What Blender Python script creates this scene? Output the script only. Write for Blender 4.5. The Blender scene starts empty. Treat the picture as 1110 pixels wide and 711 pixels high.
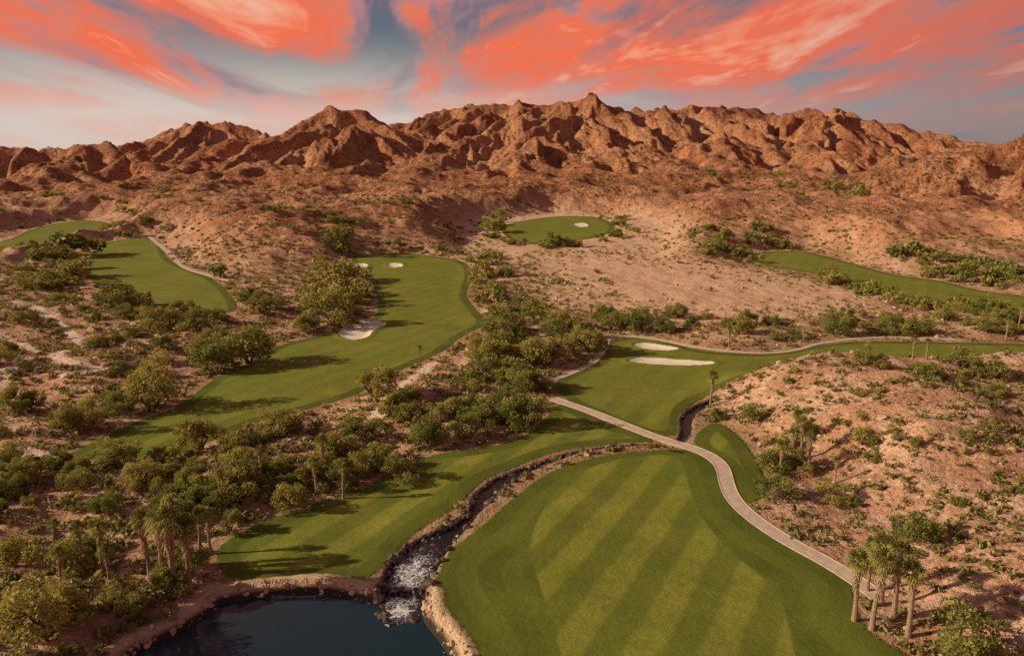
import bpy, math, numpy as np, time
from mathutils import Vector
T0=time.time()
rng=np.random.default_rng(7)
# ------------------------------------------------------------------ survey
F=800.;CX=555.;CY=355.5;CAMZ=45.;VH=185.
P=math.atan((CY-VH)/F);cP=math.cos(P);sP=math.sin(P)
def ss(a,b,x):
    t=np.clip((x-a)/(b-a),0,1);return t*t*(3-2*t)
def zbase(x,y):
    return 13*ss(250,620,y)+np.maximum(y-600,0)*0.01
_r=np.random.RandomState(3)
PERM=np.concatenate([_r.permutation(1024)]*2).astype(np.int32)
GA=_r.rand(1024)*2*np.pi;GX=np.cos(GA).astype(np.float32);GY=np.sin(GA).astype(np.float32)
def perlin(x,y,s=0):
    x=np.asarray(x,dtype=np.float64)+s*17.3;y=np.asarray(y,dtype=np.float64)+s*9.7
    xi=np.floor(x).astype(np.int64);yi=np.floor(y).astype(np.int64)
    fx=(x-xi).astype(np.float32);fy=(y-yi).astype(np.float32)
    u=fx*fx*fx*(fx*(fx*6-15)+10);v=fy*fy*fy*(fy*(fy*6-15)+10)
    def g(i,j,dx,dy):
        h=PERM[PERM[i&1023]+(j&1023)];return GX[h]*dx+GY[h]*dy
    a=g(xi,yi,fx,fy);b=g(xi+1,yi,fx-1,fy);c=g(xi,yi+1,fx,fy-1);d=g(xi+1,yi+1,fx-1,fy-1)
    return (a+(b-a)*u+(c-a)*v+(a-b-c+d)*u*v)*1.5
def fbm(x,y,o=4,s=0,r=.5):
    t=0;a=1
    for i in range(o):
        t=t+a*perlin(x*2**i,y*2**i,s+i);a*=r
    return t
def ridged(x,y,o=4,s=0):
    t=0;a=1
    for i in range(o):
        p=perlin(x*2**i,y*2**i,s+i);t=t+a*(1-np.sqrt(p*p+.004)*2);a*=.5
    return t/2
def hill(x,y):
    left=40+3*np.sin(y*.08)
    h=7.4*ss(0,22,x-left)*ss(167,141,y)*ss(30,136,y)
    return h*(1+.25*fbm(x/26,y/26,3,5))*ss(340,180,x)
def zground(x,y): return zbase(x,y)+hill(x,y)
def survey(uv,fn=zbase):
    """bearing / depression readings -> ground x,y,range by marching on terrain"""
    uv=np.array(uv,dtype=float)
    a=(uv[:,0]-CX)/F;b=(CY-uv[:,1])/F
    dx=a;dy=cP+b*sP;dz=-sP+b*cP
    ts=np.geomspace(30,2600,1400)
    Z=CAMZ+dz[:,None]*ts-fn(dx[:,None]*ts,dy[:,None]*ts)
    hit=Z<0;i=np.where(hit.any(1),hit.argmax(1),len(ts)-1);i=np.maximum(i,1)
    k=np.arange(len(uv));z0=Z[k,i-1];z1=Z[k,i];f=np.clip(z0/(z0-z1+1e-9),0,1)
    t=ts[i-1]+(ts[i]-ts[i-1])*f
    return np.stack([dx*t,dy*t,t],1)
def smooth(pts,closed=True,n=4):
    p=np.array(pts,dtype=float);N=len(p);out=[]
    rngi=range(N) if closed else range(N-1)
    for i in rngi:
        if closed: a,b,c,d=p[i-1],p[i],p[(i+1)%N],p[(i+2)%N]
        else: a,b,c,d=p[max(i-1,0)],p[i],p[i+1],p[min(i+2,N-1)]
        for k in range(n):
            t=k/n;out.append(.5*((2*b)+(c-a)*t+(2*a-5*b+4*c-d)*t*t+(3*b-a-3*c+d)*t**3))
    if not closed: out.append(p[-1])
    return np.array(out)
def poly(pts,n=4): return survey(smooth(pts,True,n))[:,:2]
def line(pts,n=5,fn=zbase): return survey(smooth(pts,False,n),fn)[:,:2]
def sdf(X,Y,pl,CAP=30.):
    out=np.full(X.shape,CAP,np.float32);lo=pl.min(0)-CAP;hi=pl.max(0)+CAP
    m=(X>lo[0])&(X<hi[0])&(Y>lo[1])&(Y<hi[1])
    if not m.any(): return out
    x=X[m].astype(np.float32);y=Y[m].astype(np.float32);d2=np.full(x.shape,1e9,np.float32);ins=np.zeros(x.shape,bool)
    q=pl.astype(np.float32)
    for i in range(len(q)):
        ax,ay=q[i-1];bx,by=q[i];ex=bx-ax;ey=by-ay;L=ex*ex+ey*ey+1e-9
        wx=x-ax;wy=y-ay;t=np.clip((wx*ex+wy*ey)/L,0,1)
        d2=np.minimum(d2,(wx-ex*t)**2+(wy-ey*t)**2)
        if ay!=by:
            ins^=((ay>y)!=(by>y))&(x<ex*(y-ay)/ey+ax)
    d=np.sqrt(d2);d[ins]*=-1
    out[m]=np.minimum(d,CAP);return out
def lsdf(X,Y,pl,hw,CAP=30.):
    hw=np.broadcast_to(np.asarray(hw,float),(len(pl),))
    out=np.full(X.shape,CAP,np.float32);lo=pl.min(0)-CAP;hi=pl.max(0)+CAP
    m=(X>lo[0])&(X<hi[0])&(Y>lo[1])&(Y<hi[1])
    if not m.any(): return out
    x=X[m];y=Y[m];d=np.full(x.shape,1e9)
    for i in range(1,len(pl)):
        ax,ay=pl[i-1];ex,ey=pl[i]-pl[i-1];L=ex*ex+ey*ey+1e-9
        wx=x-ax;wy=y-ay;t=np.clip((wx*ex+wy*ey)/L,0,1)
        d=np.minimum(d,np.sqrt((wx-ex*t)**2+(wy-ey*t)**2)-(hw[i-1]+(hw[i]-hw[i-1])*t))
    out[m]=np.minimum(d,CAP);return out
# ------------------------------------------------------------------ plan
TURF=[
 [(480,602),(520,572),(556,540),(600,510),(655,494),(700,489),(745,488),(772,500),(780,520),(793,548),(830,577),(870,600),(920,630),(926,655),(938,680),(960,697),(990,715),(1040,760),(1080,900),(470,900),(505,760),(510,711),(494,680),(476,652),(470,622)],
 [(238,612),(238,592),(280,568),(330,550),(390,530),(430,510),(470,493),(520,486),(560,476),(590,455),(600,440),(620,442),(660,460),(700,472),(702,480),(650,482),(600,490),(560,505),(522,522),(495,548),(450,577),(425,602),(400,624),(350,628),(300,630),(255,628)],
 [(385,277),(430,275),(470,278),(503,285),(510,300),(505,320),(515,335),(525,350),(500,365),(480,380),(455,392),(425,405),(390,425),(345,440),(295,452),(265,462),(215,483),(180,496),(110,497),(60,500),(95,482),(150,456),(190,442),(230,412),(265,395),(300,376),(345,364),(372,358),(402,347),(410,330),(402,305),(385,290)],
 [(108,266),(150,258),(172,262),(180,278),(195,288),(225,300),(245,315),(256,335),(230,341),(180,336),(135,318),(95,302),(95,285)],
 [(-60,262),(0,262),(40,247),(90,239),(120,244),(100,255),(50,262),(0,277),(-60,285)],
 [(545,246),(590,236),(640,235),(665,245),(650,256),(600,263),(560,262)],
 [(815,276),(870,273),(920,285),(970,298),(1020,305),(1080,318),(1200,330),(1200,350),(1110,346),(1060,337),(1000,325),(940,311),(880,296),(830,288)],
 [(655,372),(700,365),(760,380),(830,383),(890,374),(950,370),(1110,373),(1260,376),(1260,405),(1110,406),(1040,402),(980,406),(920,406),(860,406),(805,418),(772,428),(745,442),(738,468),(715,472),(690,466),(655,452),(618,436),(602,415),(625,402),(650,390)],
 [(752,480),(768,460),(785,462),(805,478),(818,498),(832,530),(812,545),(798,538),(792,520),(783,502)],
]
INNER=[(575,600),(585,560),(610,525),(650,503),(700,494),(735,497),(748,530),(768,570),(808,610),(842,640),(858,690),(870,760),(900,900),(600,900),(612,760),(606,700),(590,650)]
BUNK=[[(366,362),(380,351),(392,348),(410,348),(418,352),(405,357),(398,365),(380,368)],
 [(686,374),(700,372),(722,375),(736,378),(720,380),(695,378)],
 [(680,392),(695,388),(720,389),(750,391),(773,393),(768,396),(735,397),(700,395)],
 [(383,287),(395,286),(399,289),(390,290)],[(421,286),(434,286),(436,289),(424,290)],
 [(622,243),(632,242),(638,245),(628,246)]]
POND=[(118,722),(140,697),(185,676),(222,655),(240,642),(300,634),(350,631),(400,640),(430,642),(462,640),(466,662),(486,688),(500,715),(505,780),(480,900),(60,900),(90,780)]
FLAT=[[(515,238),(690,236),(730,262),(700,300),(640,275),(510,300)],[(570,285),(640,272),(720,285),(800,295),(930,318),(900,345),(700,345),(600,330)]]
STREAM=[[(432,655),(437,638),(447,615),(468,590),(495,572),(512,556),(525,538),(548,520),(575,507),(610,494),(655,484),(700,481)],
        [(738,478),(744,468),(745,452),(760,440),(778,432)]]
SW=[[2.0,2.5,2.8,2.2,1.0,.6,1.5,1.4,.7,.35,.2,.2],[.5,.8,1.0,.8,.4]]
PATHS=[([(598,432),(640,446),(680,462),(720,477),(758,488),(782,503),(788,525),(798,545),(825,568),(860,590),(895,608),(930,630),(960,652)],1.15),
 ([(600,412),(640,395),(655,378),(662,366),(700,366),(760,377),(820,383),(860,380),(890,372),(950,366),(1040,368)],.9),
 ([(160,255),(185,276),(200,290),(228,299),(250,305)],1.1)]
TRAIL=[[(-20,432),(18,405),(42,384),(25,372),(0,362)],[(70,415),(110,408),(160,402)],[(20,492),(70,494),(105,482),(135,462)],[(230,640),(215,668),(150,700)],[(470,395),(440,420),(410,455)],[(500,340),(530,338),(560,348)],[(20,330),(90,370),(60,395),(110,408)]]
turfP=[poly(p) for p in TURF];innerP=poly(INNER);bunkP=[poly(p,3) for p in BUNK];pondP=poly(POND);flatP=[poly(p,2) for p in FLAT]
streamP=[line(p) for p in STREAM]
streamW=[np.interp(np.linspace(0,1,len(l)),np.linspace(0,1,len(w)),w) for l,w in zip(streamP,SW)]
pathP=[(line(p),w) for p,w in PATHS];trailP=[line(p) for p in TRAIL]
def fields(X,Y):
    f={};tl=np.stack([sdf(X,Y,p,90. if k in(3,4,5,6) else 30.) for k,p in enumerate(turfP)]);f['ti']=tl.argmin(0);f['turf']=tl.min(0)
    f['tfar']=tl[3:7].min(0)
    f['flat']=np.minimum(sdf(X,Y,flatP[0],45.),sdf(X,Y,flatP[1],45.))
    f['inner']=np.minimum(sdf(X,Y,innerP),np.where(f['ti']==0,30.,f['turf']+2.6))
    bl=np.stack([sdf(X,Y,p) for p in bunkP]);f['bi']=bl.argmin(0);f['bunk']=bl.min(0)
    f['pond']=sdf(X,Y,pondP)
    f['stream']=np.minimum(lsdf(X,Y,streamP[0],streamW[0]),lsdf(X,Y,streamP[1],streamW[1]))
    f['path']=np.stack([lsdf(X,Y,p,w) for p,w in pathP]).min(0)
    f['trail']=np.stack([lsdf(X,Y,p,1.4) for p in trailP]).min(0)
    return f
# ridges: bearing, skyline reading, range
def crest(l):
    o=[]
    for u,v,D in l:
        D=480+(D-480)*.5 if D>480 else D
        a=(u-CX)/F;b=(CY-v)/F;dy=cP+b*sP;dz=-sP+b*cP;t=D/dy
        o.append((a*t,D,CAMZ+dz*t))
    return np.array(o)
RID=[(s,crest(l)) for s,l in [
 (.5,[(-260,150,1500),(-120,168,1450),(0,166,1400),(50,171,1350),(95,163,1300),(130,171,1250),(170,190,1100),(200,208,900)]),
 (.5,[(95,163,1300),(60,185,1050),(20,208,800)]),
 (.5,[(0,166,1400),(-60,195,1000),(-90,212,750)]),
 (.5,[(100,170,2700),(160,152,2700),(200,138,2650),(238,135,2650),(262,148,2600),(330,155,2600)]),
 (.5,[(230,165,1750),(280,150,1720),(320,144,1680),(345,130,1650),(368,124,1620),(400,128,1650),(425,141,1700),(450,148,1800)]),
 (.55,[(368,124,1620),(325,155,1350),(290,182,1150),(240,202,900),(210,220,650)]),
 (.55,[(400,128,1650),(400,166,1300),(380,194,1000),(350,216,700)]),
 (.55,[(280,150,1720),(210,176,1350),(150,198,1000),(110,213,780)]),
 (.5,[(440,148,1950),(480,137,1950),(530,126,1900),(565,120,1900),(600,112,1880),(640,110,1880),(680,115,1900),(702,124,1920),(745,119,1950),(790,119,1950),(850,130,1950),(880,127,1900),(907,121,1850),(940,132,1850),(985,147,1850),(1040,149,1800),(1075,161,1800),(1200,170,1800),(1350,165,1800)]),
 (.5,[(480,120,2900),(520,116,2850),(570,114,2850),(620,118,2850)]),
 (.55,[(565,120,1900),(510,156,1500),(470,182,1200),(450,205,850),(430,222,600)]),
 (.55,[(640,110,1880),(610,140,1550),(560,174,1250),(545,202,900),(520,221,620)]),
 (.55,[(702,124,1920),(690,155,1500),(660,183,1150),(640,208,780)]),
 (.55,[(745,119,1950),(790,154,1500),(800,184,1100),(760,207,800),(700,223,640)]),
 (.55,[(907,121,1850),(900,155,1450),(890,184,1100),(850,207,750),(830,225,580)]),
 (.55,[(1040,149,1800),(1000,173,1350),(960,193,1000),(930,211,740)]),
 (.42,[(1500,80,760),(1300,113,740),(1200,134,720),(1110,154,690),(1060,179,630),(1000,210,570),(940,238,520),(895,256,480)]),
 (.38,[(1200,134,720),(1160,185,560),(1115,232,440),(1090,268,390)]),
 (.38,[(1060,179,630),(1040,215,530),(1010,255,430)]),
 (.4,[(560,226,640),(610,222,640),(680,227,620)]),
 (.4,[(330,210,760),(300,224,620),(255,240,500)]),
 (.4,[(100,211,780),(60,225,600)]),
 (.4,[(230,203,880),(200,223,620)]),
 (.4,[(790,222,640),(850,236,540)]),
]]
def mount(x,y):
    xw=x+24*fbm(x/190,y/190,3,11,.4)+5*perlin(x/48,y/48,15);yw=y+28*fbm(x/190,y/190,3,21,.4)+5*perlin(x/48,y/48,16)
    k=5.;acc=np.zeros(x.shape)
    for sl,R in RID:
        best=np.full(x.shape,-1e3)
        for i in range(1,len(R)):
            a=R[i-1];b=R[i];e=b[:2]-a[:2];L=(e*e).sum()
            t=np.clip(((xw-a[0])*e[0]+(yw-a[1])*e[1])/L,0,1)
            r=np.sqrt((xw-a[0]-e[0]*t)**2+(yw-a[1]-e[1]*t)**2+80)-9
            best=np.maximum(best,a[2]+(b[2]-a[2])*t-sl*r/(1+r/450))
        acc+=np.exp(np.clip(best/k,-20,80))
    return k*np.log(acc+1e-9)
def hash2(i,j):
    h=PERM[PERM[i&1023]+(j&1023)];g=PERM[(h+37)&1023]
    return h/1024.,g/1024.
def erosion(px,py,dx,dy):
    ix=np.floor(px).astype(np.int64);iy=np.floor(py).astype(np.int64);fx=px-ix;fy=py-iy
    vh=0;vx=0;vy=0;wt=0
    for i in range(-2,2):
        for j in range(-2,2):
            hx,hy=hash2(ix-i,iy-j);qx=fx+i-hx*.5;qy=fy+j-hy*.5
            w=np.exp(-(qx*qx+qy*qy)*2);m=(qx*dx+qy*dy)*2*np.pi
            s=-np.sin(m)*w;vh=vh+np.cos(m)*w;vx=vx+s*dx;vy=vy+s*dy;wt=wt+w
    return vh/wt,vx/wt,vy/wt
def lim(a,b,mxl):
    l=np.sqrt(a*a+b*b)+1e-6;s=np.minimum(1,mxl/l);return a*s,b*s
def mountains(x,y):
    zb=zbase(x,y);m=mount(x,y);e=24.
    gx=(mount(x+e,y)-mount(x-e,y))/(2*e);gy=(mount(x,y+e)-mount(x,y-e))/(2*e)
    S=110.;hh=0;hx=0;hy=0;a=.5;f=1.;bx,by=lim(gy*3.8,-gx*3.8,1.2)
    g0=ss(.0,.24,np.sqrt(gx*gx+gy*gy))
    for o in range(5):
        ddx,ddy=lim(bx+hy*.55,by-hx*.55,1.4)
        v,dx,dy=erosion(x/S*f+3*o,y/S*f+7*o,ddx,ddy)
        v=v*(.22+.78*g0);hh=hh+v*a;hx=hx+dx*a*f;hy=hy+dy*a*f;a*=.47;f*=2
    rel=m-zb;st=ss(-10,15,rel);amp=np.clip((rel+10)/45,0,1)**.8
    m2=m+amp*(hh*32-7)+amp*(ridged(x/90,y/90,3,50)*7-3)
    k=4.;z=k*np.log(np.exp(np.clip((m2-zb)/k,-30,120))+1)
    return z,hh*st,ss(0,18,z)
def height(X,Y,f):
    z=zground(X,Y).astype(np.float64)
    near=np.minimum(f['turf'],f['path']);dw=ss(.5,14,near)*ss(0,8,f['pond']);dws=ss(.3,4,near)*ss(.3,4,f['pond'])
    fl=ss(-8,32,f['flat'])
    z+=dw*(2.0*fbm(X/34,Y/34,3,1)+.9)*(.35+.65*fl)+dws*(.34*fbm(X/7,Y/7,3,2)+.07*perlin(X/1.6,Y/1.6,3))
    z+=ss(.5,30,f['turf'])*ss(230,420,Y)*(ridged(X/70,Y/70,4,9)*8-2.5)*fl
    z+=ss(-1,-8,f['turf'])*.35*perlin(X/22,Y/22,8)*ss(2,8,f['stream'])
    ero=np.zeros(X.shape);mt=np.zeros(X.shape)
    q=Y>300
    if q.any():
        zm,er,mm=mountains(X[q],Y[q]);w=ss(300,400,Y[q])*ss(0,45,f['tfar'][q])*ss(0,26,f['turf'][q])*fl[q]
        z[q]+=zm*w;ero[q]=er*w;mt[q]=mm*w
    z-=.45*ss(.3,-2.2,f['bunk'])*ss(700,100,Y);z+=.25*ss(2.5,.3,f['bunk'])*ss(-.2,.3,f['bunk'])
    z+=.25*ss(2.2,.8,f['pond'])*ss(0,.8,f['pond'])
    z-=.95*ss(.4,-.5,f['stream'])
    z=z+(-3.2-z)*ss(1.0,-3.5,f['pond'])
    return z,ero,mt
def zat(x,y):
    x=np.atleast_1d(np.asarray(x,float));y=np.atleast_1d(np.asarray(y,float));f=fields(x,y);return height(x,y,f)[0],f
# ------------------------------------------------------------------ helpers
def mesh_np(name,V,quads=None,tris=None,mats=(),midx=None,attrs=None,smooth_=False):
    me=bpy.data.meshes.new(name);V=np.asarray(V,np.float32)
    me.vertices.add(len(V));me.vertices.foreach_set('co',V.ravel())
    idx=[];tot=[]
    if quads is not None and len(quads): idx.append(np.asarray(quads,np.int32).ravel());tot.append(np.full(len(quads),4,np.int32))
    if tris is not None and len(tris): idx.append(np.asarray(tris,np.int32).ravel());tot.append(np.full(len(tris),3,np.int32))
    idx=np.concatenate(idx);tot=np.concatenate(tot);st=np.concatenate([[0],np.cumsum(tot)[:-1]]).astype(np.int32)
    me.loops.add(len(idx));me.loops.foreach_set('vertex_index',idx)
    me.polygons.add(len(tot));me.polygons.foreach_set('loop_start',st);me.polygons.foreach_set('loop_total',tot)
    for m in mats: me.materials.append(m)
    if midx is not None: me.polygons.foreach_set('material_index',np.asarray(midx,np.int32))
    me.polygons.foreach_set('use_smooth',np.full(len(tot),smooth_))
    for k,v in (attrs or {}).items():
        a=me.attributes.new(k,'FLOAT','POINT');a.data.foreach_set('value',np.asarray(v,np.float32))
    me.update(calc_edges=True);me.validate();return me
def obj(name,me,loc=(0,0,0),rz=0,sc=(1,1,1),parent=None):
    o=bpy.data.objects.new(name,me);bpy.context.scene.collection.objects.link(o)
    o.location=loc;o.rotation_euler=(0,0,rz);o.scale=sc;o.parent=parent;return o
def nd(nt,t,ins=None,**pr):
    n=nt.nodes.new(t)
    for k,v in pr.items(): setattr(n,k,v)
    for k,v in (ins or {}).items():
        if isinstance(v,bpy.types.NodeSocket): nt.links.new(v,n.inputs[k])
        else: n.inputs[k].default_value=v
    return n
def mt(nt,op,a,b=0.,c=0.): return nd(nt,'ShaderNodeMath',{0:a,1:b,2:c},operation=op).outputs[0]
def mx(nt,f,a,b,bl='MIX'):
    c=lambda v:v if isinstance(v,bpy.types.NodeSocket) else (*v,1)
    return nd(nt,'ShaderNodeMix',{0:f,6:c(a),7:c(b)},data_type='RGBA',blend_type=bl).outputs[2]
def mr(nt,v,a,b,c=0.,d=1.,it='SMOOTHSTEP'):
    return nd(nt,'ShaderNodeMapRange',{'Value':v,'From Min':a,'From Max':b,'To Min':c,'To Max':d},interpolation_type=it).outputs[0]
def nz(nt,vec,s,d=5.,r=.55,di=0.): return nd(nt,'ShaderNodeTexNoise',{'Vector':vec,'Scale':s,'Detail':d,'Roughness':r,'Distortion':di}).outputs['Fac']
def at(nt,n): return nd(nt,'ShaderNodeAttribute',attribute_name=n).outputs['Fac']
def newmat(name):
    m=bpy.data.materials.new(name);m.use_nodes=True;nt=m.node_tree;nt.nodes.clear()
    out=nd(nt,'ShaderNodeOutputMaterial');return m,nt,out
# ------------------------------------------------------------------ terrain materials
def terrain_mat(kind):
    M,nt,out=newmat({'m':'mountain_rock','d':'desert_soil','t':'mown_turf'}[kind])
    pos=nd(nt,'ShaderNodeNewGeometry').outputs['Position']
    nM=nz(nt,pos,.11,5,.65);nF=nz(nt,pos,1.1,4,.7)
    nL=nz(nt,pos,.012,4,.6)
    des=mx(nt,mr(nt,nL,.38,.62),(.63,.345,.21),(.50,.255,.15))
    des=mx(nt,mr(nt,nM,.42,.62),des,(.72,.46,.305))
    des=mx(nt,mr(nt,nz(nt,pos,.05,5,.7),.48,.66,0,.8),des,(.34,.17,.10))
    des=mx(nt,mr(nt,nF,.35,.72,.0,.7),des,(.24,.135,.082))
    vo=nd(nt,'ShaderNodeTexVoronoi',{'Vector':pos,'Scale':.75,'Randomness':1.});
    peb=mr(nt,vo.outputs['Distance'],.34,.18)
    pr=nd(nt,'ShaderNodeSeparateColor',{0:vo.outputs['Color']}).outputs
    des=mx(nt,mt(nt,'MULTIPLY',peb,mr(nt,pr[0],.45,.65)),des,(.12,.10,.04))
    des=mx(nt,mt(nt,'MULTIPLY',mr(nt,vo.outputs['Distance'],.22,.1),mr(nt,pr[0],.35,.2)),des,(.76,.60,.46))
    col=des
    if kind!='t':
        mtn=at(nt,'mtn');ero=at(nt,'ero')
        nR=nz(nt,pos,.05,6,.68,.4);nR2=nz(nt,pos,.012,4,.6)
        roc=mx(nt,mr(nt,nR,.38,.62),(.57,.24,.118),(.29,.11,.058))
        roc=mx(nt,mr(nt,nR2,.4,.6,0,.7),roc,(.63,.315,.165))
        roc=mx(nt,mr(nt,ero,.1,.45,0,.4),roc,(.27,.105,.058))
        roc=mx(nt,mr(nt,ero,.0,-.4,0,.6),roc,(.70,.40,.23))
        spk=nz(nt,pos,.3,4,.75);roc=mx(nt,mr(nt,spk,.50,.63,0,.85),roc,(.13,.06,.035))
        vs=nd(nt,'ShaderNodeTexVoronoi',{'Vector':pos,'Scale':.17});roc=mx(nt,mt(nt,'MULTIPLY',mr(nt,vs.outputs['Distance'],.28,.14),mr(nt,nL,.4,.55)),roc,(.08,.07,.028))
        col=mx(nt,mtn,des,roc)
        flt=mr(nt,mt(nt,'ADD',at(nt,'flat'),mt(nt,'MULTIPLY',nM,20.)),22.,4.,0,.7);col=mx(nt,flt,col,mx(nt,nM,(.78,.50,.33),(.62,.40,.25)))
        tr=mr(nt,mt(nt,'ADD',at(nt,'trail'),mt(nt,'MULTIPLY',nM,2.)),1.6,.4);col=mx(nt,mt(nt,'MULTIPLY',tr,.8),col,(.76,.60,.47))
    tsd=at(nt,'turf');jit=mt(nt,'MULTIPLY_ADD',nF,1.4,-.7)
    tj=mt(nt,'ADD',tsd,jit)
    if kind!='m':
        fr=mt(nt,'MULTIPLY',mr(nt,mt(nt,'ADD',tj,mt(nt,'MULTIPLY',nM,6.)),7.,2.),.55);col=mx(nt,fr,col,(.26,.20,.075))
        sx=nd(nt,'ShaderNodeSeparateXYZ',{0:pos}).outputs
        fade=mr(nt,sx[1],112.,150.,1.,.22)
        def stripe(ang,per):
            c=mt(nt,'ADD',mt(nt,'MULTIPLY',sx[0],math.cos(ang)*2*math.pi/per),mt(nt,'MULTIPLY',sx[1],math.sin(ang)*2*math.pi/per))
            s=mr(nt,mt(nt,'SINE',mt(nt,'ADD',c,mt(nt,'MULTIPLY',nM,1.2))),-.45,.45)
            return mt(nt,'MULTIPLY_ADD',mt(nt,'SUBTRACT',s,.5),fade,.5)
        g=mx(nt,mr(nt,nz(nt,pos,.06,4,.65),.42,.7,0,.5),(.205,.220,.033),(.31,.27,.055))
        g=mx(nt,stripe(math.radians(50),11.),g,mx(nt,1.,g,(1.10,1.08,1.08),'MULTIPLY'))
        g=mx(nt,stripe(math.radians(-28),6.5),mx(nt,1.,g,(.70,.76,.72),'MULTIPLY'),mx(nt,1.,g,(1.12,1.10,1.1),'MULTIPLY'))
        rough=mx(nt,mr(nt,nM,.35,.65),(.085,.105,.015),(.135,.15,.022))
        ring=mt(nt,'SINE',mt(nt,'MULTIPLY',tsd,1.25));rough=mx(nt,mr(nt,ring,-.3,.3,0,.45),rough,(.17,.185,.029))
        g=mx(nt,mr(nt,at(nt,'inner'),.25,-.25),rough,g)
        g=mx(nt,mr(nt,nz(nt,pos,.35,4,.7),.45,.65,0,.28),g,(.095,.11,.017))
        g=mx(nt,mr(nt,nz(nt,pos,3.5,3,.75),.35,.7,0,.45),g,(.085,.10,.014))
        col=mx(nt,mr(nt,tj,.25,-.15),col,g)
        bank=mr(nt,mt(nt,'ADD',at(nt,'pond'),jit),1.9,1.3);col=mx(nt,bank,col,mx(nt,nF,(.72,.52,.34),(.40,.26,.16)))
        col=mx(nt,mr(nt,at(nt,'pond'),.3,-.3),col,(.05,.04,.03))
        bk=mt(nt,'ADD',at(nt,'stream'),jit);col=mx(nt,mr(nt,bk,.75,.4),col,mx(nt,nF,(.50,.35,.24),(.18,.13,.08)))
        col=mx(nt,mr(nt,bk,.25,-.1),col,(.030,.024,.02))
        sandm=mr(nt,mt(nt,'MULTIPLY_ADD',jit,.4,at(nt,'bunk')),.1,-.1);col=mx(nt,sandm,col,mx(nt,nF,(.84,.74,.62),(.70,.60,.48)))
    bs=nd(nt,'ShaderNodeBsdfPrincipled',{'Base Color':col,'Roughness':.95,'Specular IOR Level':.1})
    hd=mt(nt,'MULTIPLY',nF,mr(nt,tj,-.2,.4,.15,1.))
    b1=nd(nt,'ShaderNodeBump',{'Strength':.9,'Distance':.8,'Height':hd}).outputs[0]
    if kind=='m':
        hm=mt(nt,'MULTIPLY',mt(nt,'ADD',mt(nt,'MULTIPLY',nR,5.),mt(nt,'MULTIPLY',spk,1.6)),mt(nt,'ADD',mt(nt,'MULTIPLY',mtn,.8),.2))
        b1=nd(nt,'ShaderNodeBump',{'Strength':1.,'Distance':2.2,'Height':hm}).outputs[0]
    nt.links.new(b1,bs.inputs['Normal']);nt.links.new(bs.outputs[0],out.inputs[0]);return M
M_m=terrain_mat('m');M_d=terrain_mat('d');M_t=terrain_mat('t')
# ------------------------------------------------------------------ terrain mesh
NR,NC=1200,1200
rad=np.concatenate([np.geomspace(88,2100,NR-60),np.geomspace(2125,7000,60)]);ang=np.radians(np.linspace(-48,48,NC))
RR,AA=np.meshgrid(rad,ang,indexing='ij');X=(RR*np.sin(AA)).ravel();Y=(RR*np.cos(AA)-80).ravel()
f=fields(X,Y);print('fields',time.time()-T0)
Z,ERO,MT=height(X,Y,f);print('height',time.time()-T0)
V=np.stack([X,Y,Z],1)
i=np.arange(NR*NC).reshape(NR,NC);Q=np.stack([i[:-1,:-1],i[:-1,1:],i[1:,1:],i[1:,:-1]],-1).reshape(-1,4)[:,::-1]
q0=Q[:,0]
lab=np.zeros(len(Q),int);lab[Y[q0]>420]=1
tin=f['turf'][q0]<1.;lab[tin]=10+f['ti'][q0][tin]
bin_=f['bunk'][q0]<.6;lab[bin_]=30+f['bi'][q0][bin_]
att={'turf':f['turf'],'inner':f['inner'],'bunk':f['bunk'],'pond':f['pond'],'stream':f['stream'],'trail':f['trail'],'flat':f['flat'],'ero':ERO,'mtn':MT}
names={0:'desert_ground',1:'mountain_range'}
for L in np.unique(lab):
    q=Q[lab==L];u,inv=np.unique(q,return_inverse=True)
    nm=names.get(L) or ('sand_bunker' if L>=30 else ('putting_green' if L in(15,18) else 'golf_fairway'))
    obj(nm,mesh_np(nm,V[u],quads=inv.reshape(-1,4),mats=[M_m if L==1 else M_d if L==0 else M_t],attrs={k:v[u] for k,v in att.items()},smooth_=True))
print('terrain',time.time()-T0)
# ------------------------------------------------------------------ materials
def simple(name,c1,c2,scale,rough=.8,bump=.0,spec=.3):
    m,nt,out=newmat(name);p=nd(nt,'ShaderNodeTexCoord').outputs['Object'];n=nz(nt,p,scale,4,.65)
    b=nd(nt,'ShaderNodeBsdfPrincipled',{'Base Color':mx(nt,mr(nt,n,.35,.65),c1,c2),'Roughness':rough,'Specular IOR Level':spec})
    if bump: nt.links.new(nd(nt,'ShaderNodeBump',{'Strength':.8,'Distance':bump,'Height':n}).outputs[0],b.inputs['Normal'])
    nt.links.new(b.outputs[0],out.inputs[0]);return m
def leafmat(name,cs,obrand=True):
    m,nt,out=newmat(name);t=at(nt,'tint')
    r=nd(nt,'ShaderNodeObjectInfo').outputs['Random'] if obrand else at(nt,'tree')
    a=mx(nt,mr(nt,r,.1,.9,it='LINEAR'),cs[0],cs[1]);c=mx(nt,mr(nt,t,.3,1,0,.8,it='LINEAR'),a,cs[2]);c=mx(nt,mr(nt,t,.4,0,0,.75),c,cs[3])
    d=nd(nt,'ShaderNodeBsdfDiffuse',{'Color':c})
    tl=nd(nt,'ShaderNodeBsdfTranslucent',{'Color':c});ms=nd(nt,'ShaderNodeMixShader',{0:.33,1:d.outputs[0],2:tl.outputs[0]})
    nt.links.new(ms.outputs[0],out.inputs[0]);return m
M_bark=simple('bark',(.16,.11,.07),(.07,.05,.035),3,.9,.05)
LC=[(.12,.16,.035),(.35,.30,.08),(.50,.44,.13),(.055,.065,.018)]
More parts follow.
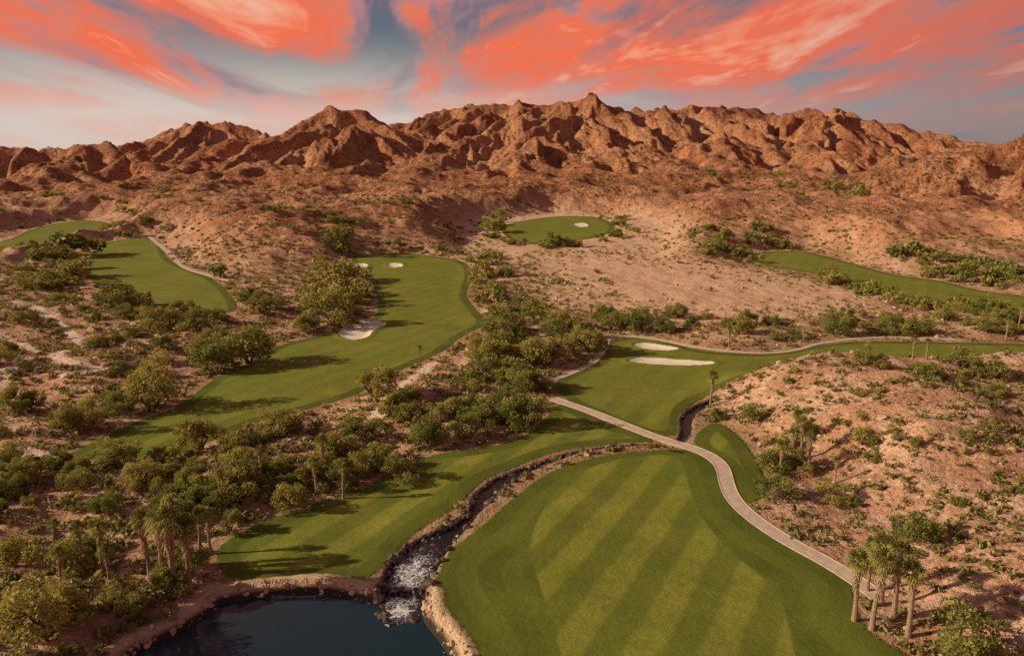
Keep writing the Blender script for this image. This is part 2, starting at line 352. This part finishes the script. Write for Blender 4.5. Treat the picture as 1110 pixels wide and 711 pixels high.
M_leaf=leafmat('foliage',LC);M_leafd=leafmat('foliage_far',LC,False)
M_shrub=leafmat('shrub',[(.28,.22,.085),(.16,.18,.05),(.46,.38,.15),(.09,.08,.03)],False)
M_palm=leafmat('palm_frond',[(.18,.20,.05),(.27,.25,.06),(.42,.38,.11),(.09,.09,.022)])
M_skirt=simple('dead_frond',(.46,.32,.18),(.25,.165,.09),4,.9)
M_pt=simple('palm_trunk',(.36,.25,.17),(.20,.135,.09),5,.9,.04)
M_rock=simple('rock_tan',(.58,.40,.27),(.33,.21,.14),1.2,.9,.1)
M_dark=simple('wet_rock',(.035,.028,.024),(.15,.10,.07),.9,.45,.1,.4)
M_conc=simple('concrete',(.60,.47,.37),(.48,.36,.28),.8,.9,.01)
# ------------------------------------------------------------------ geometry kits
def tube(pts,rs,n=6):
    pts=np.array(pts,float);V=[];Qd=[]
    for k,(p,r) in enumerate(zip(pts,rs)):
        d=pts[min(k+1,len(pts)-1)]-pts[max(k-1,0)];d/=np.linalg.norm(d)+1e-9
        a=np.cross(d,[.3,1,.1]);a/=np.linalg.norm(a)+1e-9;b=np.cross(d,a)
        for j in range(n):
            t=2*math.pi*j/n;V.append(p+r*(a*math.cos(t)+b*math.sin(t)))
    for k in range(len(pts)-1):
        for j in range(n): Qd.append([k*n+j,k*n+(j+1)%n,(k+1)*n+(j+1)%n,(k+1)*n+j])
    return np.array(V),np.array(Qd)
def leaves(C,size,asp=.55):
    n=len(C);a=rng.normal(size=(n,3));a/=np.linalg.norm(a,axis=1,keepdims=True)
    b=rng.normal(size=(n,3));b=np.cross(a,b);b/=np.linalg.norm(b,axis=1,keepdims=True)
    s=np.asarray(size).reshape(-1,1)*rng.uniform(.6,1.3,(n,1));a=a*s;b=b*s*asp
    V=np.stack([C-a,C+b*.9+a*.1,C+a,C-b*.9-a*.05],1).reshape(-1,3);return V,np.arange(4*n).reshape(-1,4)
class Acc:
    def __init__(s): s.V=[];s.Q=[];s.M=[];s.T=[];s.n=0
    def add(s,V,Q,m,t=.5):
        s.V.append(V);s.Q.append(Q+s.n);s.M.append(np.full(len(Q),m));s.T.append(np.broadcast_to(t,(len(V),)));s.n+=len(V)
def crown_pts(nl,flat,ncl):
    cs=[]
    lob=rng.uniform(.6,1.2,8);off=rng.uniform(-.12,.12,2)
    for k in range(ncl):
        th=rng.uniform(0,2*math.pi);ph=math.asin(rng.uniform(-.45,1));r=rng.uniform(.45,.85)*np.interp((th/(2*math.pi))*8,range(8),lob)
        cs.append((off[0]+r*math.cos(ph)*math.cos(th),off[1]+r*math.cos(ph)*math.sin(th),.48+flat*r*math.sin(ph)+rng.uniform(-.08,.12),rng.uniform(.13,.32)))
    cs=np.array(cs);w=cs[:,3]**2;idx=rng.choice(ncl,nl,p=w/w.sum())
    d=rng.normal(size=(nl,3));d/=np.linalg.norm(d,axis=1,keepdims=True);rr=rng.uniform(.35,1.12,(nl,1))**.6
    C=cs[idx,:3]+d*rr*cs[idx,3:4]*np.array([1,1,.9])
    C[:,2]=np.maximum(C[:,2],.05)
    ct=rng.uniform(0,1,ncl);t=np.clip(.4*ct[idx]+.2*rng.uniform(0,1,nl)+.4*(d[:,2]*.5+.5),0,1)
    return cs,C,t
def tree_mesh(name,nl,flat,ncl,ls):
    A=Acc();cs,C,t=crown_pts(nl,flat,ncl)
    for k in range(rng.integers(2,5)):
        th=rng.uniform(0,6.28);e=np.array([.3*math.cos(th),.3*math.sin(th),.45]);
        V_,Q_=tube([(0,0,-.08),e*.35+[0,0,.02],e],[.055,.04,.025]);A.add(V_,Q_,0)
        for c in cs[rng.choice(ncl,min(5,ncl),replace=False)]:
            V_,Q_=tube([e,(e+c[:3])/2+[0,0,.04],c[:3]],[.022,.015,.006],5);A.add(V_,Q_,0)
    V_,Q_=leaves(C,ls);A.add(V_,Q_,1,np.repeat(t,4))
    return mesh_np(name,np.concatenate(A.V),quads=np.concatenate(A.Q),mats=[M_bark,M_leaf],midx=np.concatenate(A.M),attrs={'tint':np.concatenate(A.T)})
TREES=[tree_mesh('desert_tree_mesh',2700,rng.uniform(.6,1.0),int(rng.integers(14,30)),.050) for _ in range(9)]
BUSH=[tree_mesh('bush_mesh',900,.75,int(rng.integers(8,14)),.072) for _ in range(5)]
def palm_mesh(name):
    A=Acc();b=rng.uniform(-.45,.45,2)
    pts=[(b[0]*t*t,b[1]*t*t,7.4*t-.3*(1-t)) for t in np.linspace(0,1,9)]
    V_,Q_=tube(pts,[.38,.30,.27,.25,.24,.23,.22,.22,.2],9);A.add(V_,Q_,0)
    top=np.array(pts[-1])
    def frond(base,dirv,L,m,t,droop,nb=10):
        dirv=dirv/np.linalg.norm(dirv);side=np.cross(dirv,[0,0,1.]);side/=np.linalg.norm(side)+1e-9;up=np.cross(side,dirv)
        st=base+dirv*L*.42-np.array([0,0,droop*.1])
        V_,Q_=tube([base,st],[.035,.02],3);A.add(V_,Q_,m,t)
        Vs=[];Qs=[]
        for k in range(nb):
            a=(k/(nb-1)-.5)*math.radians(190);l=L*.62*(1-.25*abs(a)/1.6)
            d=dirv*math.cos(a)+side*math.sin(a)+up*.12*math.cos(k*2.5);w=np.cross(d,up);w/=np.linalg.norm(w);w*=l*.075
            mid=st+d*l*.6;tip=st+d*l-np.array([0,0,l*.35*(.5+droop)])
            n=len(Vs);Vs+= [st-w*.3,st+w*.3,mid+w,mid-w,tip+w*.15,tip-w*.15];Qs+=[[n,n+1,n+2,n+3],[n+3,n+2,n+4,n+5]]
        A.add(np.array(Vs),np.array(Qs),m,t)
    for k in range(30):
        th=k*2.4+rng.uniform(-.3,.3);el=math.radians(82-100*(k/30)+rng.uniform(-10,10))
        d=np.array([math.cos(th)*math.cos(el),math.sin(th)*math.cos(el),math.sin(el)])
        frond(top+[0,0,.1-.3*k/30],d,rng.uniform(1.3,1.9),1,rng.uniform(0,1),k/30)
    sk=rng.uniform(1.8,3.6)
    for k in range(46):
        th=k*2.4;dz=rng.uniform(.1,sk);d=np.array([math.cos(th)*.42,math.sin(th)*.42,-.9])
        frond(top-[0,0,dz],d,rng.uniform(.9,1.35)*(1.05-.1*dz),2,.5,.1,5)
    return mesh_np(name,np.concatenate(A.V),quads=np.concatenate(A.Q),mats=[M_pt,M_palm,M_skirt],midx=np.concatenate(A.M),attrs={'tint':np.concatenate(A.T)})
PALMS=[palm_mesh('fan_palm_mesh') for _ in range(5)]
print('kits',time.time()-T0)
# ------------------------------------------------------------------ trees
TR=[(162,443,75),(218,487,62),(300,474,60),(100,464,50),(20,457,45),(405,435,60),(205,338,30),(270,394,70),(235,402,55),(215,362,45),(175,362,50),(130,340,60),(85,302,50),(60,292,55),(95,277,60),(150,332,40),(240,300,30),(270,327,35),(285,342,40),(360,352,60),(365,330,60),(370,305,55),(352,342,50),(365,278,50),(385,320,45),(432,273,25),(480,276,22),(520,302,40),(520,287,35),(535,327,35),(580,350,38),(545,362,45),(550,384,60),(575,397,50),(638,382,55),(600,367,35),(680,358,45),(660,352,35),(700,350,30),(540,399,50),(520,412,50),(570,422,45),(575,460,58),(605,387,40),(425,456,42),(465,482,50),(505,476,40),(520,452,45),(410,505,55),(380,502,50),(350,518,45),(260,548,58),(315,548,50),(45,695,110),(20,532,50),(80,532,45),(120,508,50),(155,532,50),(205,622,60),(380,478,45),(440,522,45),(250,575,40),(100,600,50),(70,625,70),(15,610,55),(75,470,45),(130,450,40),
 (850,542,50),(868,512,42),(838,512,46),(872,472,32),(815,457,36),(990,590,62),(1055,715,85),(905,548,40),(935,482,35),(780,452,22),(846,490,34),(905,362,38),(962,360,26),(855,368,25),(800,366,30),(1040,405,40),(1075,412,40),(980,290,38),(1050,306,50),(930,240,25),(905,236,22),(768,222,20),(205,690,45),(160,698,40),(730,490,12),(600,268,26),(540,252,30)]
ZON=[([(-40,470),(120,500),(230,500),(330,480),(300,560),(230,600),(240,640),(150,690),(80,720),(-60,720)],140,1.8,6),
 ([(280,470),(400,440),(440,410),(500,400),(590,440),(560,470),(470,485),(420,510),(330,545),(270,560),(250,530)],110,1.8,6.5),
 ([(-40,300),(60,290),(120,330),(200,345),(260,360),(330,365),(240,400),(180,440),(60,480),(-40,460)],160,2.2,8),
 ([(20,268),(105,258),(100,300),(130,325),(60,330),(-30,300)],95,5,9.5),
 ([(190,290),(230,300),(260,320),(330,320),(345,265),(395,262),(400,340),(360,362),(300,372),(260,350)],150,3.5,9.5),
 ([(505,275),(545,280),(550,310),(600,340),(690,345),(690,362),(640,385),(600,405),(590,440),(500,400),(470,395),(520,365),(530,345),(515,320)],140,3,9),
 ([(690,335),(820,350),(930,345),(1110,330),(1160,368),(950,364),(860,372),(790,376),(700,358)],140,3,7.5),
 ([(745,265),(830,266),(860,272),(830,284),(760,284)],60,8,12),([(870,298),(960,312),(1070,330),(1110,345),(1060,345),(950,330)],80,7,10),
 ([(960,285),(1110,300),(1160,325),(1080,315),(1000,300)],70,7,11),([(525,240),(560,230),(550,250),(560,262),(640,266),(600,275),(530,262)],75,7,10),
 ([(640,228),(680,238),(690,255),(650,265)],28,7,10),([(820,215),(930,232),(920,250),(850,242),(800,225)],60,5,9),
 ([(30,230),(140,234),(190,255),(160,262),(110,262),(90,250)],60,7,11),([(130,235),(200,250),(250,240),(200,225)],14,5,8),
 ([(800,430),(870,405),(1110,430),(1110,700),(960,640),(850,560)],120,.9,3.),([(900,400),(1110,405),(1110,440),(1020,425)],36,3,5),
 ([(600,268),(900,300),(700,345),(560,330)],24,2.5,6),([(250,245),(500,250),(500,270),(380,262),(260,290)],50,4,8)]
cand=[]
s=survey([(a,b) for a,b,_ in TR],zground)
for (a,b,w),p in zip(TR,s): cand.append((p[0],p[1],w/F*p[2]/2,True))
from math import pi
for pg,n,lo,hi in ZON:
    pw=survey(pg,zground)[:,:2];mn=pw.min(0);mxx=pw.max(0)
    c=rng.uniform(mn,mxx,(n*25,2));ins=sdf(c[:,0],c[:,1],pw)<0;c=c[ins][:n]
    d_=fbm(c[:,0]/17,c[:,1]/17,2,91);c=c[d_>-.08]
    for x,y in c: cand.append((x,y,(lo+(hi-lo)*rng.uniform(0,1)**1.3)/2,False))
cx=np.array([c[0] for c in cand]);cy=np.array([c[1] for c in cand]);zz,ff=zat(cx,cy)
far={'V':[],'Q':[],'t':[],'tr':[],'n':0};cnt=0
for k,(x,y,r,ex) in enumerate(cand):
    if ff['pond'][k]<r*.5 or ff['path'][k]<.8 or ff['stream'][k]<.5: continue
    if not ex and (ff['turf'][k]<r*.35+.5 or ff['trail'][k]<r*.4): continue
    if ex and ff['turf'][k]<-r*1.2-3: continue
    if y<235:
        big=r>1.7;me=(TREES if big else BUSH)[int(rng.integers(0,9 if big else 5))]
        hs=rng.uniform(.85,1.2)
        obj('desert_tree' if big else 'desert_bush',me,(x,y,zz[k]-.1),rng.uniform(0,6.28),(r*1.05*rng.uniform(.9,1.1),r*1.05,r*hs));cnt+=1
    else:
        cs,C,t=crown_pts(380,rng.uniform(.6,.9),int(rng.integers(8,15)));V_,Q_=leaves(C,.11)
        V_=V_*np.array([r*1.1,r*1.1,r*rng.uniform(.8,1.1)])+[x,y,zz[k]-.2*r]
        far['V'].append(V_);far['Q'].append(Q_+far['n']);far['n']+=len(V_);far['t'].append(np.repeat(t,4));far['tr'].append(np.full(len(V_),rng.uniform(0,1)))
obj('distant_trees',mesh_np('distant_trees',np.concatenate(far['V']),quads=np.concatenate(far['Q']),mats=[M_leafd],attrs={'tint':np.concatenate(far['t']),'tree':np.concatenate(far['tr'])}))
PL=[(178,641,92),(190,646,100),(206,640,82),(163,626,72),(186,618,78),(218,612,62),(228,600,50),(112,628,62),(120,640,48),(92,622,55),(350,520,45),(343,535,40),(284,528,36),(372,540,38),(770,440,38),(478,478,36),(988,398,26),(1003,398,22),(790,376,22),(868,498,48),(856,510,46),(845,516,40),(876,512,42),(862,484,40),(905,525,30),(945,682,92),(926,672,80),(984,690,82),(955,655,78),(968,672,88),(940,640,60),(240,548,34),(590,362,18),(640,352,18),(1090,370,26),(1103,362,26),(455,392,18),(60,600,40),(70,660,55)]
s=survey([(a,b) for a,b,_ in PL],zground);zz,_f=zat(s[:,0],s[:,1])
for (a,b,h),p,z in zip(PL,s,zz):
    m=h/F*p[2]/8.4*1.02;obj('fan_palm',PALMS[int(rng.integers(0,5))],(p[0],p[1],z),rng.uniform(0,6.28),(m*rng.uniform(.9,1.1),)*2+(m,))
print('trees',cnt,time.time()-T0)
# ------------------------------------------------------------------ scrub and stones
def scatter(n,r0,r1,pw=1.):
    u=rng.uniform(0,1,n);r=(r0**pw+(r1**pw-r0**pw)*u)**(1/pw);a=np.radians(rng.uniform(-40,40,n))
    return r*np.sin(a),r*np.cos(a)
x,y=scatter(34000,58,430,1.2);z,fs=zat(x,y)
dens=fbm(x/30,y/30,3,61)+.5*(x<25)
k=(fs['turf']>1.2)&(fs['pond']>1)&(fs['path']>.4)&(fs['stream']>.6)&(fs['trail']>.3)&(fs['flat']>rng.uniform(-30,5,len(x)))&(dens>rng.uniform(-.9,.7,len(x)))
x,y,z=x[k],y[k],z[k];n=len(x);sz=rng.uniform(.22,.95,n)**1.3*1.3*np.where(x<10,1.2,1)
per=20;C=rng.normal(size=(n,per,3));C/=np.linalg.norm(C,axis=2,keepdims=True);C*=rng.uniform(.3,1,(n,per,1));C[:,:,2]=np.abs(C[:,:,2])*.8+.05
C=C*sz[:,None,None]+np.stack([x,y,z],1)[:,None,:]
V_,Q_=leaves(C.reshape(-1,3),np.repeat(sz*.36,per))
obj('desert_scrub',mesh_np('desert_scrub',V_,quads=Q_,mats=[M_shrub],attrs={'tint':np.repeat(rng.uniform(0,1,n*per),4),'tree':np.repeat(rng.uniform(0,1,n),per*4)}))
x,y=scatter(28000,360,1150,1.0);z,fs=zat(x,y);dn=fbm(x/90,y/90,3,71)
k=(fs['turf']>1.5)&(fs['flat']>rng.uniform(-30,5,len(x)))&(dn>rng.uniform(-.5,1.0,len(x)));x,y,z=x[k],y[k],z[k];n=len(x);sz=rng.uniform(.4,1.5,n)*(y/700)**.25
per=9;C=rng.normal(size=(n,per,3));C/=np.linalg.norm(C,axis=2,keepdims=True);C*=.7;C[:,:,2]=np.abs(C[:,:,2])*.8
C=C*sz[:,None,None]+np.stack([x,y,z],1)[:,None,:];V_,Q_=leaves(C.reshape(-1,3),np.repeat(sz*.6,per),.8)
obj('distant_scrub',mesh_np('distant_scrub',V_,quads=Q_,mats=[M_leafd],attrs={'tint':np.repeat(rng.uniform(0,.6,n*per),4),'tree':np.repeat(rng.uniform(0,1,n),per*4)}))
import bmesh
RK=[]
for k in range(6):
    bm=bmesh.new();bmesh.ops.create_icosphere(bm,subdivisions=2,radius=1);v=np.array([q.co[:] for q in bm.verts]);fc=np.array([[q.index for q in p.verts] for p in bm.faces]);bm.free()
    for j in range(7):
        nrm=rng.normal(size=3);nrm/=np.linalg.norm(nrm);d=v@nrm;o=rng.uniform(.45,.8);v=v-np.maximum(d-o,0)[:,None]*nrm
    v*=rng.uniform(.7,1.2,3);v[:,2]*=.75;RK.append((v,fc))
def rocks(name,xs,ys,zs,sizes,mat):
    VV=[];TT=[];n=0
    for a,b,c,s_ in zip(xs,ys,zs,sizes):
        v,fc=RK[int(rng.integers(0,6))];t=rng.uniform(0,6.28);R=np.array([[math.cos(t),-math.sin(t),0],[math.sin(t),math.cos(t),0],[0,0,1]])
        VV.append((v@R.T)*s_+[a,b,c]);TT.append(fc+n);n+=len(v)
    obj(name,mesh_np(name,np.concatenate(VV),tris=np.concatenate(TT),mats=[mat]))
def along(pl,hw,n):
    seg=np.linalg.norm(np.diff(pl,axis=0),axis=1);c=np.concatenate([[0],np.cumsum(seg)]);t=rng.uniform(0,1,n)**1.3*c[-1]
    x=np.interp(t,c,pl[:,0]);y=np.interp(t,c,pl[:,1]);w=np.interp(t,c,hw);a=rng.uniform(0,6.28,n);r=w*np.sqrt(rng.uniform(0,1,n))
    e=rng.uniform(0,1,n)<.75;r=np.where(e,w*rng.uniform(.75,1.2,n)+.1,r)
    return x+r*np.cos(a),y+r*np.sin(a),t
ax=[];ay=[];at_=[]
for pl,w,n in((streamP[0],streamW[0],1300),(streamP[1],streamW[1],140)):
    a,b,t=along(pl,w,n);ax.append(a);ay.append(b);at_.append(t if n>500 else t*0+60)
ax=np.concatenate(ax);ay=np.concatenate(ay);at_=np.concatenate(at_);z,fs=zat(ax,ay)
k=(fs['stream']<.5)&((fs['stream']>-.9)|(rng.uniform(0,1,len(ax))<.6))
rocks('stream_rocks',ax[k],ay[k],np.maximum(z[k],-1.25)+.08,(.13+.65*rng.uniform(0,1,k.sum())**3)*np.interp(at_[k],[0,30,60],[1.25,1.1,.7]),M_dark)
x,y=scatter(6500,58,300,1.2);z,fs=zat(x,y);k=(fs['turf']>1)&(fs['pond']>.3)&(fs['path']>.4)&(fs['stream']>.6)&(fbm(x/25,y/25,2,81)>rng.uniform(-.6,.8,len(x)));
rocks('desert_stones',x[k],y[k],z[k]+.03,(.08+.6*rng.uniform(0,1,k.sum())**3)*(1+y[k]/300),M_rock)
pp=pondP;ii=rng.integers(0,len(pp),420);tt=rng.uniform(0,1,420);q=pp[ii-1]*(1-tt[:,None])+pp[ii]*tt[:,None]+rng.normal(0,.35,(420,2))
z,fs=zat(q[:,0],q[:,1]);k=fs['stream']>.3;rocks('pond_edge_rocks',q[k,0],q[k,1],np.maximum(z[k],-1.05)+.02,.1+.5*rng.uniform(0,1,k.sum())**2.5,M_rock)
print('scatter',time.time()-T0)
# ------------------------------------------------------------------ cart paths
def ribbon(pl,hw,step=1.2):
    seg=np.linalg.norm(np.diff(pl,axis=0),axis=1);c=np.concatenate([[0],np.cumsum(seg)]);t=np.arange(0,c[-1],step)
    x=np.interp(t,c,pl[:,0]);y=np.interp(t,c,pl[:,1])
    for _ in range(6): x[1:-1]=(x[:-2]+2*x[1:-1]+x[2:])/4;y[1:-1]=(y[:-2]+2*y[1:-1]+y[2:])/4
    dx=np.gradient(x);dy=np.gradient(y);l=np.hypot(dx,dy);nx=-dy/l;ny=dx/l;w=np.interp(t,c,np.broadcast_to(hw,(len(pl),)))
    return x,y,nx,ny,w,t/c[-1]
for pl,w in pathP:
    x,y,nx,ny,ww,_t=ribbon(pl,w)
    offs=[(-1.0,-.35),(-1.0,.10),(-.9,.11),(-.88,.06),(0,.07),(.88,.06),(.9,.11),(1.0,.10),(1.0,-.35)]
    ztop=zat(x,y)[0];rows=[]
    for o,dz in offs:
        xx=x+nx*ww*o;yy=y+ny*ww*o;zz=zat(xx,yy)[0];rows.append(np.stack([xx,yy,np.maximum(zz,ztop-.05)+dz],1))
    G=np.stack(rows,1);n,m=G.shape[:2];i=np.arange(n*m).reshape(n,m);Qd=np.stack([i[:-1,:-1],i[1:,:-1],i[1:,1:],i[:-1,1:]],-1).reshape(-1,4)
    obj('cart_path',mesh_np('cart_path',G.reshape(-1,3),quads=Qd[:,::-1],mats=[M_conc]))
# ------------------------------------------------------------------ water
M_w,nt,out=newmat('pond_water');p=nd(nt,'ShaderNodeTexCoord').outputs['Object']
b=nd(nt,'ShaderNodeBsdfPrincipled',{'Base Color':(.018,.032,.045,1),'Roughness':.04,'IOR':1.33})
nt.links.new(nd(nt,'ShaderNodeBump',{'Strength':.35,'Distance':.05,'Height':nz(nt,p,1.3,4,.6,.4)}).outputs[0],b.inputs['Normal']);nt.links.new(b.outputs[0],out.inputs[0])
cen=pondP.mean(0);d=pondP-cen;ol=cen+d*(1+2.2/np.linalg.norm(d,axis=1,keepdims=True))
bm=bmesh.new();vs=[bm.verts.new((a,b_,-1.0)) for a,b_ in ol];bm.faces.new(vs);bmesh.ops.triangulate(bm,faces=bm.faces[:]);me=bpy.data.meshes.new('pond');bm.normal_update();bm.to_mesh(me);bm.free();me.materials.append(M_w);obj('pond_water',me)
M_s,nt,out=newmat('stream_water');p=nd(nt,'ShaderNodeTexCoord').outputs['Object'];fo=at(nt,'foam')
n=nz(nt,p,1.7,7,.78,1.6);k=mr(nt,mt(nt,'ADD',n,mt(nt,'MULTIPLY',fo,.24)),.62,.80)
wat=nd(nt,'ShaderNodeBsdfPrincipled',{'Base Color':mx(nt,k,(.012,.014,.014),(.78,.80,.82)),'Roughness':mr(nt,k,0,1,.08,.6),'IOR':1.33})
nt.links.new(nd(nt,'ShaderNodeBump',{'Strength':.8,'Distance':.15,'Height':n}).outputs[0],wat.inputs['Normal'])
tp=nd(nt,'ShaderNodeBsdfTransparent');al=mt(nt,'MAXIMUM',k,mr(nt,at(nt,'plume'),.5,.4));ms=nd(nt,'ShaderNodeMixShader',{0:al,1:tp.outputs[0],2:wat.outputs[0]});nt.links.new(ms.outputs[0],out.inputs[0])
for pl,w in zip(streamP,streamW):
    first=pl is streamP[0]
    if first:
        e=pl[0]-pl[3];e/=np.linalg.norm(e);pl=np.concatenate([[pl[0]+e*7],[pl[0]+e*3],pl]);w=np.concatenate([[.7,1.3],w])
    x,y,nx,ny,ww,t=ribbon(pl,w+.2,.8);s_=np.arange(len(x))*.8
    if first: zc=-.985+.62*ss(8,16,s_)
    else: zc=np.full(len(x),-.5)
    foam=(ss(4,8,s_)*ss(24,14,s_)*1.+.3*ss(20,30,s_)*ss(60,34,s_)+.45*ss(0,5,s_)*(s_<8)) if first else np.full(len(x),.15)
    plume=(s_<8.5)*1. if first else 0*s_
    G=np.stack([np.stack([x+nx*ww*o,y+ny*ww*o,zc+.02*(1-o*o)],1) for o in(-1,-.5,0,.5,1)],1);n_,m=G.shape[:2];i=np.arange(n_*m).reshape(n_,m)
    Qd=np.stack([i[:-1,:-1],i[1:,:-1],i[1:,1:],i[:-1,1:]],-1).reshape(-1,4)
    obj('stream_water',mesh_np('stream_water',G.reshape(-1,3),quads=Qd[:,::-1],mats=[M_s],attrs={'foam':np.repeat(foam,5)*np.tile([.2,.8,1,.8,.2],n_),'plume':np.repeat(plume,5)},smooth_=True))
# ------------------------------------------------------------------ light, sky
dv=Vector((.90,.08,-.395)).normalized();el=math.asin(-dv.z);az=math.atan2(-dv.x,-dv.y)
L=bpy.data.lights.new('sun','SUN');L.energy=5.0;L.angle=math.radians(.5);L.color=(1,.83,.57);o=bpy.data.objects.new('sun',L);bpy.context.scene.collection.objects.link(o)
o.rotation_euler=dv.to_track_quat('-Z','Y').to_euler();o.location=(-200,-50,200)
W=bpy.data.worlds.new('World');bpy.context.scene.world=W;W.use_nodes=True;nt=W.node_tree;nt.nodes.clear();out=nd(nt,'ShaderNodeOutputWorld')
sky=nd(nt,'ShaderNodeTexSky',sky_type='NISHITA');sky.sun_disc=False;sky.sun_elevation=el;sky.sun_rotation=az%(2*pi);sky.dust_density=2.
d=nd(nt,'ShaderNodeTexCoord').outputs['Generated'];sp=nd(nt,'ShaderNodeSeparateXYZ',{0:d}).outputs;a=sp[0];e=sp[2]
dn=mt(nt,'ADD',mt(nt,'MAXIMUM',e,0.),.13)
lat=mt(nt,'DIVIDE',mt(nt,'ADD',a,.12),dn);dep=mt(nt,'DIVIDE',1.,dn)
def cv(kx,ky,z_): return nd(nt,'ShaderNodeCombineXYZ',{0:mt(nt,'MULTIPLY',lat,kx),1:mt(nt,'MULTIPLY',dep,ky),2:z_}).outputs[0]
n1=nz(nt,cv(.7,.42,5.3),1.3,7,.55,.9);n2=nz(nt,cv(1.4,.6,4.2),1.1,7,.6,.9);n3=nz(nt,cv(3.0,1.1,7.7),1.4,5,.62,.7)
base=nd(nt,'ShaderNodeBackground',{'Color':sky.outputs[0],'Strength':.05})
glow=mt(nt,'MULTIPLY',mr(nt,e,.18,.06),mr(nt,a,.75,-.1,.4,.92))
bg2=nd(nt,'ShaderNodeBackground',{'Color':mx(nt,mr(nt,a,-.2,.6),(.72,.60,.53),(.38,.31,.33)),'Strength':1.})
m1=nd(nt,'ShaderNodeMixShader',{0:glow,1:base.outputs[0],2:bg2.outputs[0]})
cf=mt(nt,'ADD',n2,mt(nt,'MULTIPLY_ADD',n3,.28,-.14))
cc=nd(nt,'ShaderNodeValToRGB',{0:cf});r=cc.color_ramp;r.elements[0].position=.31;r.elements[0].color=(.18,.15,.21,1);r.elements[1].position=.41;r.elements[1].color=(.52,.25,.26,1)
for ps,c in((.48,(.82,.22,.14,1)),(.56,(.97,.18,.085,1)),(.63,(.97,.38,.24,1)),(.74,(.94,.66,.54,1))): x_=r.elements.new(ps);x_.color=c
bg3=nd(nt,'ShaderNodeBackground',{'Color':mx(nt,mr(nt,a,.2,.65,0,.5),cc.outputs[0],(.26,.14,.16)),'Strength':.9})
mask=mt(nt,'MULTIPLY',mr(nt,mt(nt,'ADD',n1,mt(nt,'MULTIPLY_ADD',cf,.6,-.30)),.31,.55),mt(nt,'MULTIPLY',mr(nt,e,.06,.13,.25,1.),mr(nt,e,.65,.35,.1,1.)))
m2=nd(nt,'ShaderNodeMixShader',{0:mask,1:m1.outputs[0],2:bg3.outputs[0]});nt.links.new(m2.outputs[0],out.inputs[0])
# ------------------------------------------------------------------ camera
c=bpy.data.cameras.new('camera');c.sensor_width=36;c.lens=36*F/1110;c.clip_end=20000;c.clip_start=.5
o=bpy.data.objects.new('camera',c);bpy.context.scene.collection.objects.link(o);o.location=(0,0,CAMZ);o.rotation_euler=(pi/2-P,0,0)
S=bpy.context.scene;S.camera=o;S.view_settings.view_transform='Standard';S.view_settings.look='None';S.view_settings.exposure=0
print('done',time.time()-T0)
